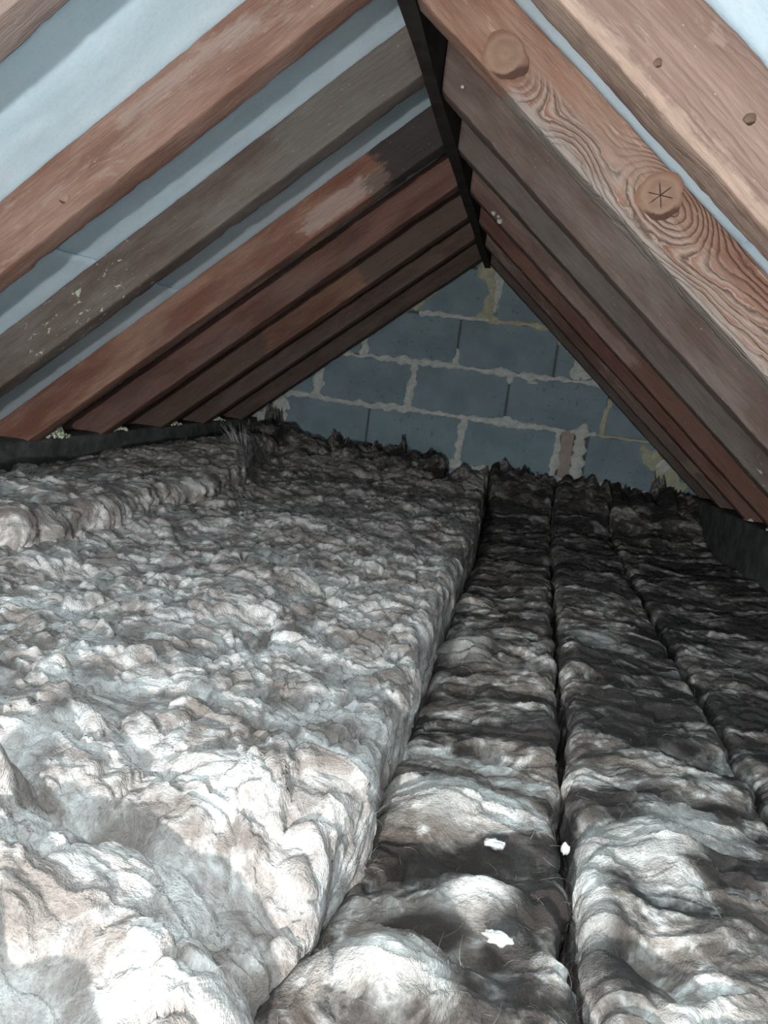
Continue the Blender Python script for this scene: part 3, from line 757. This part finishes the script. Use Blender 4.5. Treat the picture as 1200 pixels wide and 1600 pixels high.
def flap(parent, base, h, w, seed, mat, lean=(0, 0), name='torn_flap'):
    """a torn leaf of wool standing up: thick at its root, ragged and curled at its tip"""
    rng = random.Random(seed); nu, nv = 25, 9; V = []
    ang = rng.uniform(-.5, .5); ca, sa = math.cos(ang), math.sin(ang)
    for s in (-1, 1):
        for i in range(nu):
            u = i / (nu - 1) * 2 - 1
            tip = h * (1 - .5 * abs(u) ** 3) * (1 + .22 * math.sin(u * 4.3 + seed) + .16 * math.sin(u * 11 + seed * 2) + .08 * math.sin(u * 23 + seed))
            for j in range(nv):
                v = j / (nv - 1)
                th = .010 * (1 - v) ** .7 + .0022
                x = u * w / 2 * (1 - .25 * v); y = s * th + .012 * math.sin(u * 3 + seed + v * 3) * v + lean[1] * v * v * h
                x += lean[0] * v * v * h + .004 * math.sin(v * 9 + seed + u * 4); z = tip * v - .02
                V.append((base[0] + ca * x - sa * y, base[1] + sa * x + ca * y, base[2] + z))
    n = nu * nv; F = []
    for i in range(nu - 1):
        for j in range(nv - 1):
            a = i * nv + j; F.append((a, a + nv, a + nv + 1, a + 1)); F.append((n + a, n + a + 1, n + a + nv + 1, n + a + nv))
    for i in range(nu - 1):
        a = i * nv + nv - 1; F.append((a, a + nv, n + a + nv, n + a))
    for j in range(nv - 1):
        F.append((j, j + 1, n + j + 1, n + j)); a = (nu - 1) * nv + j; F.append((a + 1, a, n + a, n + a + 1))
    mesh_obj(name, V, F, mat, base, parent, True)

def build_wool():
    Mq = mat_wool('wool_pale_brown', (.50, .475, .455), (.315, .28, .258), (.155, .128, .113), seed=1, pale_cut=(.43, .68))
    Mu = mat_wool('wool_upper', (.50, .47, .445), (.30, .262, .24), (.15, .122, .107), seed=2, pale_cut=(.44, .66))
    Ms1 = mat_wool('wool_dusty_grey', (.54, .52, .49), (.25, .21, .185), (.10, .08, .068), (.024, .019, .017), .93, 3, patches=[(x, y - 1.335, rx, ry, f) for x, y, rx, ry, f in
        ((-.050, .525, .055, .04, 1), (-.04, .815, .10, .055, 1), (.012, .645, .035, .03, 1), (-.07, 1.43, .06, .10, 1), (.015, .715, .055, .03, 0), (.05, .61, .035, .05, 0), (-.03, .60, .05, .02, 0), (.0, 1.05, .1, .05, 0))])  # first pale patch paints in the glare on the near bulge
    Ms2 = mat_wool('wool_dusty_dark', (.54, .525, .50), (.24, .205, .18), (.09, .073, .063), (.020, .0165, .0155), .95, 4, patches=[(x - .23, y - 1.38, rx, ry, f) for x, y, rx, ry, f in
        ((.118, .72, .018, .13, 1), (.17, .80, .05, .06, 1), (.24, .86, .06, .05, 1), (.20, 1.60, .06, .08, 1), (.135, .59, .03, .05, 0), (.22, 1.2, .09, .08, 0))])  # first pale patch paints the light falling on the left edge
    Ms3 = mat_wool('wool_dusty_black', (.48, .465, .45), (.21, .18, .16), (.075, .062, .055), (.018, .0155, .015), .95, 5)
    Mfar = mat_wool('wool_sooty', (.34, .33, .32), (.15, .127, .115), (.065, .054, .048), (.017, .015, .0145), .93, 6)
    Mf = mat_plain('wool_fibre', (.42, .39, .36), (.60, .57, .54), 30, .0005, 1.)
    Mfd = mat_plain('wool_fibre_dusty', (.18, .16, .15), (.36, .34, .32), 30, .0005, 1.)
    b = ZO
    I = lambda ys_, xs_: (lambda y: np.interp(y, ys_, xs_))
    # ---- the wide quilt on the left
    def zq(x, y):
        z = b - .372 + .022 * sstep(.7, 1.6, y) + .10 * sstep(3.0, 3.55, y) * (.55 + .45 * fbm(x / .22, y * 0 + 2, 91, 2)) + .02 * sstep(-.6, -1.2, x) + .05 * sstep(3.2, 3.55, y) * fbm(x / .08, y / .2, 19, 3)
        z = z - .07 * sstep(.66, .46, y) * sstep(-.26, -.13, x)
        return z
    hollows = [(-.245, .545, -.030, .085, .030), (-.240, .380, -.055, .055, .045), (-.186, .500, -.012, .03, .03), (-.160, .430, .034, .045, .055),
               (-.395, .530, .050, .028, .028), (-.345, .44, .022, .06, .05), (-.13, .33, .02, .05, .04), (-.30, .345, .025, .03, .03), (-.235, .645, .004, .07, .025), (-.43, .69, .012, .05, .04), (-.12, .98, .02, .05, .05)]
    quilt = batt('mineral_wool_quilt', 'wide pale brown mineral wool quilt covering the left half of the loft floor',
         I([0, 1.8, 3.7], [-1.50, -1.44, -1.36]), I([0, .47, .55, .65, .78, 1.0, 1.1, 1.16, 1.43, 1.83, 2.3, 3.6], [-.145, -.128, -.112, -.110, -.104, -.104, -.114, -.114, -.112, -.114, -.120, -.165]),
         zq, rows_y(.12, 3.63, .0030, .0018), Mq, 11, 'quilt', .020, .0022, .0062, bumps=hollows, fib=1800, fibmat=Mf, side_amp=.5)
    # ---- the second layer thrown on top, by the left wall plate
    up_r = I([1.0, 1.22, 1.5, 1.75, 2.0, 2.3, 2.6, 3.0], [-.90, -.85, -.83, -.86, -.84, -.86, -1.0, -1.1])
    def zu(x, y): return b - .292 + .0 * x - .05 * sstep(-1.15, -1.40, x) + .065 * sstep(1.7, 2.9, y)
    upper = batt('mineral_wool_quilt', 'thick second layer of wool heaped beside the left wall plate with a crumpled fold face',
         I([0, 1.8, 3.7], [-1.49, -1.435, -1.36]), up_r, zu, rows_y(1.19, 3.30, .0032), Mu, 23, 'quilt', .035, .0040, None, zbot=b - .42, fib=1200, fibmat=Mf, amp=.8, side_amp=1.0)
    # ---- a lump packed against the gable, left of the picture's middle
    def zl(x, y): return b - .255 + .07 * np.exp(-((x + 1.18) / .12) ** 2) + .03 * fbm(x / .12, y / .1, 5, 2)
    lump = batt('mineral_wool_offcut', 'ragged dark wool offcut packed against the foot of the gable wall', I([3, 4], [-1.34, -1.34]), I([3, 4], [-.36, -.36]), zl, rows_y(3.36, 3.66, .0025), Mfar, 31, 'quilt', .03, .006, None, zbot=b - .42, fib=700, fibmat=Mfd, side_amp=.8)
    # ---- cut strips on the right
    def zs(x, y): return b - .452 + .185 * sstep(3.05, 3.60, y) + .012 * np.sin(x * 9) + .045 * sstep(3.35, 3.6, y) * fbm(x / .07, y * 0 + 1.3, 17, 3)
    g1 = I([0, .49, .62, .7, .88, 1.42, 1.74, 2.44, 3.63], [-.155, -.135, -.118, -.108, -.105, -.112, -.112, -.108, -.150])
    g2l = I([0, .6, 2.5, 3.66], [.094, .096, .116, .140]); g2r = I([0, .6, 2.5, 3.66], [.106, .108, .126, .150])
    g3l = I([0, 1.0, 2.0, 2.8, 3.66], [.350, .350, .355, .362, .385]); g3r = I([0, 1.0, 2.0, 2.8, 3.66], [.362, .362, .366, .370, .395])
    pr = I([0, 2., 3.68], [.815, .800, .738])
    s1 = [(-.045, .520, .050, .06, .05), (.012, .645, .030, .05, .035), (-.03, .80, .024, .07, .06), (.03, .58, -.012, .05, .02), (.02, .72, -.022, .06, .025), (-.05, 1.42, .02, .05, .05), (.05, 1.36, -.02, .05, .04)]
    batt('mineral_wool_strip', 'narrow grey-brown wool strip beside the quilt with a bulge at its near end painted blown-out white', g1, g2l, zs, rows_y(.30, 2.37, .0030, .0018), Ms1, 41, 'strip', .018, .0022, bumps=s1, origin=(0, 1.335), fib=1000, fibmat=Mfd, group='cut wool strips')
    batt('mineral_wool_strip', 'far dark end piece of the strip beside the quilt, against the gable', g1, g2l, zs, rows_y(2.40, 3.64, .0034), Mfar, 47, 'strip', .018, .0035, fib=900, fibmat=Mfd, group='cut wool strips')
    s2 = [(.13, .66, .018, .03, .09), (.20, .80, .022, .06, .06), (.16, .62, -.02, .03, .03), (.26, 1.1, -.014, .08, .03), (.2, 1.35, -.014, .08, .03)]
    batt('mineral_wool_strip', 'middle dust-streaked wool strip with its lit left edge painted pale', g2r, g3l, zs, rows_y(.36, 2.40, .0030, .0019), Ms2, 53, 'strip', .018, .0024, bumps=s2, origin=(.23, 1.38), fib=1000, fibmat=Mfd, group='cut wool strips')
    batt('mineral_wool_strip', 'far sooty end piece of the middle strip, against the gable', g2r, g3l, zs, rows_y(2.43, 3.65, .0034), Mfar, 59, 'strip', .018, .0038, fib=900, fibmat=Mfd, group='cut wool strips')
    s3 = batt('mineral_wool_strip', 'widest blackened wool strip along the right wall plate', g3r, pr, zs, rows_y(.55, 3.65, .0034, .0022), Ms3, 61, 'strip', .02, .0036, fib=900, fibmat=Mfd, group='cut wool strips')
    # ---- torn leaves standing against the wall
    rng = random.Random(8)
    for x, z, h, w in ((-1.23, -.20, .11, .12), (-1.30, -.23, .06, .1), (-.90, -.235, .06, .14), (-.84, -.25, .05, .1), (-.58, -.25, .085, .08), (-.70, -.25, .05, .12), (-.46, -.255, .055, .12), (-.40, -.28, .05, .1)):
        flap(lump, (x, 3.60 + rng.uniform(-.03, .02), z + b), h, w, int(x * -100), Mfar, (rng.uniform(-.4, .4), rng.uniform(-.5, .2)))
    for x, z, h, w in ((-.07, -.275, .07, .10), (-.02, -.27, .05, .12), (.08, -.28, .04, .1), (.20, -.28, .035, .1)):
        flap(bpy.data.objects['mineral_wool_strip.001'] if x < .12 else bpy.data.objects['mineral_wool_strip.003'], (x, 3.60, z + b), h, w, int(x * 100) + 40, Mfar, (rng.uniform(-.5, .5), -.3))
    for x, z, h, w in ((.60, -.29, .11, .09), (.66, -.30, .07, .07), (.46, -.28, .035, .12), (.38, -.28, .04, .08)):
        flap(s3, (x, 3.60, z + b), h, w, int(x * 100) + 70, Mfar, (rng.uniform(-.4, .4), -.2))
    # pale feathery wisp torn from the upper layer
    wr = random.Random(4); V, F = [], []
    for k in range(30):
        x0, y0, z0 = -1.00 + wr.uniform(-.012, .012), 2.66 + wr.uniform(-.012, .012), b - .31
        dx, dz = wr.uniform(-.10, -.06) if k % 3 else wr.uniform(-.035, -.015), wr.uniform(.10, .16); r = wr.uniform(.0012, .0022)
        i0 = len(V)
        for j in range(5):
            s = j / 4; q = r * (1 - .8 * s)
            c = (x0 + dx * s ** 1.4, y0 + .02 * math.sin(s * 3 + k), z0 + dz * s)
            for a in range(3): V.append((c[0] + q * math.cos(a * 2.09), c[1] + q * math.sin(a * 2.09), c[2]))
        for j in range(4):
            for a in range(3): F.append((i0 + j * 3 + a, i0 + j * 3 + (a + 1) % 3, i0 + j * 3 + 3 + (a + 1) % 3, i0 + j * 3 + 3 + a))
    w = mesh_obj('fibre_wisp', V, F, M['white'], (-1.00, 2.66, b - .31), upper, True); tag(w, 'pale feathery wisp of torn fibre', kind='stuff')
    return quilt

def lumpy(name, loc, sx, sy, sz, seed, mat, n=22, parent=None):
    V, F = [], []
    for i in range(n + 1):
        for j in range(2 * n):
            th, ph = math.pi * i / n, math.pi * j / n
            x, y, z = math.sin(th) * math.cos(ph), math.sin(th) * math.sin(ph), math.cos(th)
            V.append((x, y, z))
    V = np.array(V)
    k = 1 + .3 * fbm(V[:, 0] * 1.7 + seed, V[:, 1] * 1.7 + V[:, 2] * 1.3, seed, 3) + .2 * fbm(V[:, 2] * 4, V[:, 0] * 4 + V[:, 1] * 3, seed + 3, 2)
    V = V * k[:, None] * np.array((sx, sy, sz)) + np.array(loc)
    w = 2 * n
    F = [(i * w + j, i * w + (j + 1) % w, (i + 1) * w + (j + 1) % w, (i + 1) * w + j) for i in range(n) for j in range(w)]
    return mesh_obj(name, V, [f[::-1] for f in F], mat, loc, parent, True)

def crumbs(name, loc, lx, ly, h, count, seed, label):
    rng = random.Random(seed); V, F = [], []
    ico = [(0, 0, 1), (.9, 0, .45), (.28, .85, .45), (-.72, .53, .45), (-.72, -.53, .45), (.28, -.85, .45), (.72, .53, -.45), (-.28, .85, -.45), (-.9, 0, -.45), (-.28, -.85, -.45), (.72, -.53, -.45), (0, 0, -1)]
    fi = [(0, 1, 2), (0, 2, 3), (0, 3, 4), (0, 4, 5), (0, 5, 1), (1, 6, 2), (2, 6, 7), (2, 7, 3), (3, 7, 8), (3, 8, 4), (4, 8, 9), (4, 9, 5), (5, 9, 10), (5, 10, 1), (1, 10, 6), (11, 7, 6), (11, 8, 7), (11, 9, 8), (11, 10, 9), (11, 6, 10)]
    for k in range(count):
        u, v = max(-1, min(1, rng.gauss(0, .45))), max(-1, min(1, rng.gauss(0, .45)))
        hh = h * max(0, 1 - u * u - v * v) * rng.random(); r = rng.uniform(.003, .0085)
        i0 = len(V)
        for p in ico:
            q = r * rng.uniform(.7, 1.3); V.append((loc[0] + u * lx + p[0] * q, loc[1] + v * ly + p[1] * q, loc[2] + hh + r * .5 + p[2] * q * .8))
        F += [tuple(i0 + j for j in f) for f in fi]
    o = mesh_obj(name, V, F, M['rubble'], loc); tag(o, label, 'mortar', 'mortar droppings on the wall plates')

def details():
    b = ZO
    plz = lambda y: np.interp(y, [0, 1.93, 3.61, 3.69], [-.353, -.262, -.183, -.179]) + b
    plx = lambda y: np.interp(y, [0, 1.93, 3.61, 3.69], [-1.569, -1.456, -1.358, -1.353])
    for y, lx, ly, h, n, lab in ((2.16, .034, .085, .042, 240, 'largest heap of pale green mortar crumbs on the left plate below the charred rafter'),
                                 (2.52, .024, .055, .018, 80, 'second largest scatter of mortar crumbs on the left plate below a dark red rafter'),
                                 (2.90, .024, .055, .018, 70, 'mortar crumbs on the left plate third from the viewer'),
                                 (3.28, .024, .055, .016, 60, 'mortar crumbs on the left plate nearest the gable wall')):
        crumbs('mortar_droppings', (float(plx(y)) - .016, y, float(plz(y)) + .009), lx, ly, h, n, int(y * 10), lab)
    crumbs('mortar_droppings', (.802, 2.60, -.272 + b), .02, .05, .022, 90, 77, 'mortar crumbs on the right plate at the edge of the picture')
    crumbs('mortar_droppings', (.787, 2.86, -.271 + b), .014, .04, .008, 30, 78, 'small mortar flakes on the right plate under a rafter foot')
    # scraps of white fluff on the strips
    for (x, y, z, sx, sy, sz, sd, lab) in ((.024, .735, -.428, .011, .006, .0045, 3, 'upper of two white fluff scraps lying on the strip beside the quilt'),
                                       (.034, .595, -.428, .012, .006, .005, 5, 'lower of two white fluff scraps lying on the strip beside the quilt'),
                                       (.098, .775, -.440, .004, .004, .006, 9, 'tiny white scrap caught in the slit between two strips'),
                                       (-.128, 2.62, -.385, .007, .006, .018, 11, 'small white scrap standing in the far slit beside the quilt')):
        o = lumpy('fluff_scrap', (x, y, z + b), sx, sy, sz, sd, M['white'], 14); tag(o, lab, 'scrap', 'white fluff scraps')

build_shell()
ceiling_sheets()
build_wall()
RAFTERS = build_rafters()
build_ridge()
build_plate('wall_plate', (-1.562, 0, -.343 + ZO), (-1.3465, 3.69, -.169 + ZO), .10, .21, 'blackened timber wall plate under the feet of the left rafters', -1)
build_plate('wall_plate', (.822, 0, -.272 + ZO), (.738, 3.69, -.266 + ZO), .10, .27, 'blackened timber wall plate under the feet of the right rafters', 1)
build_wool()
details()
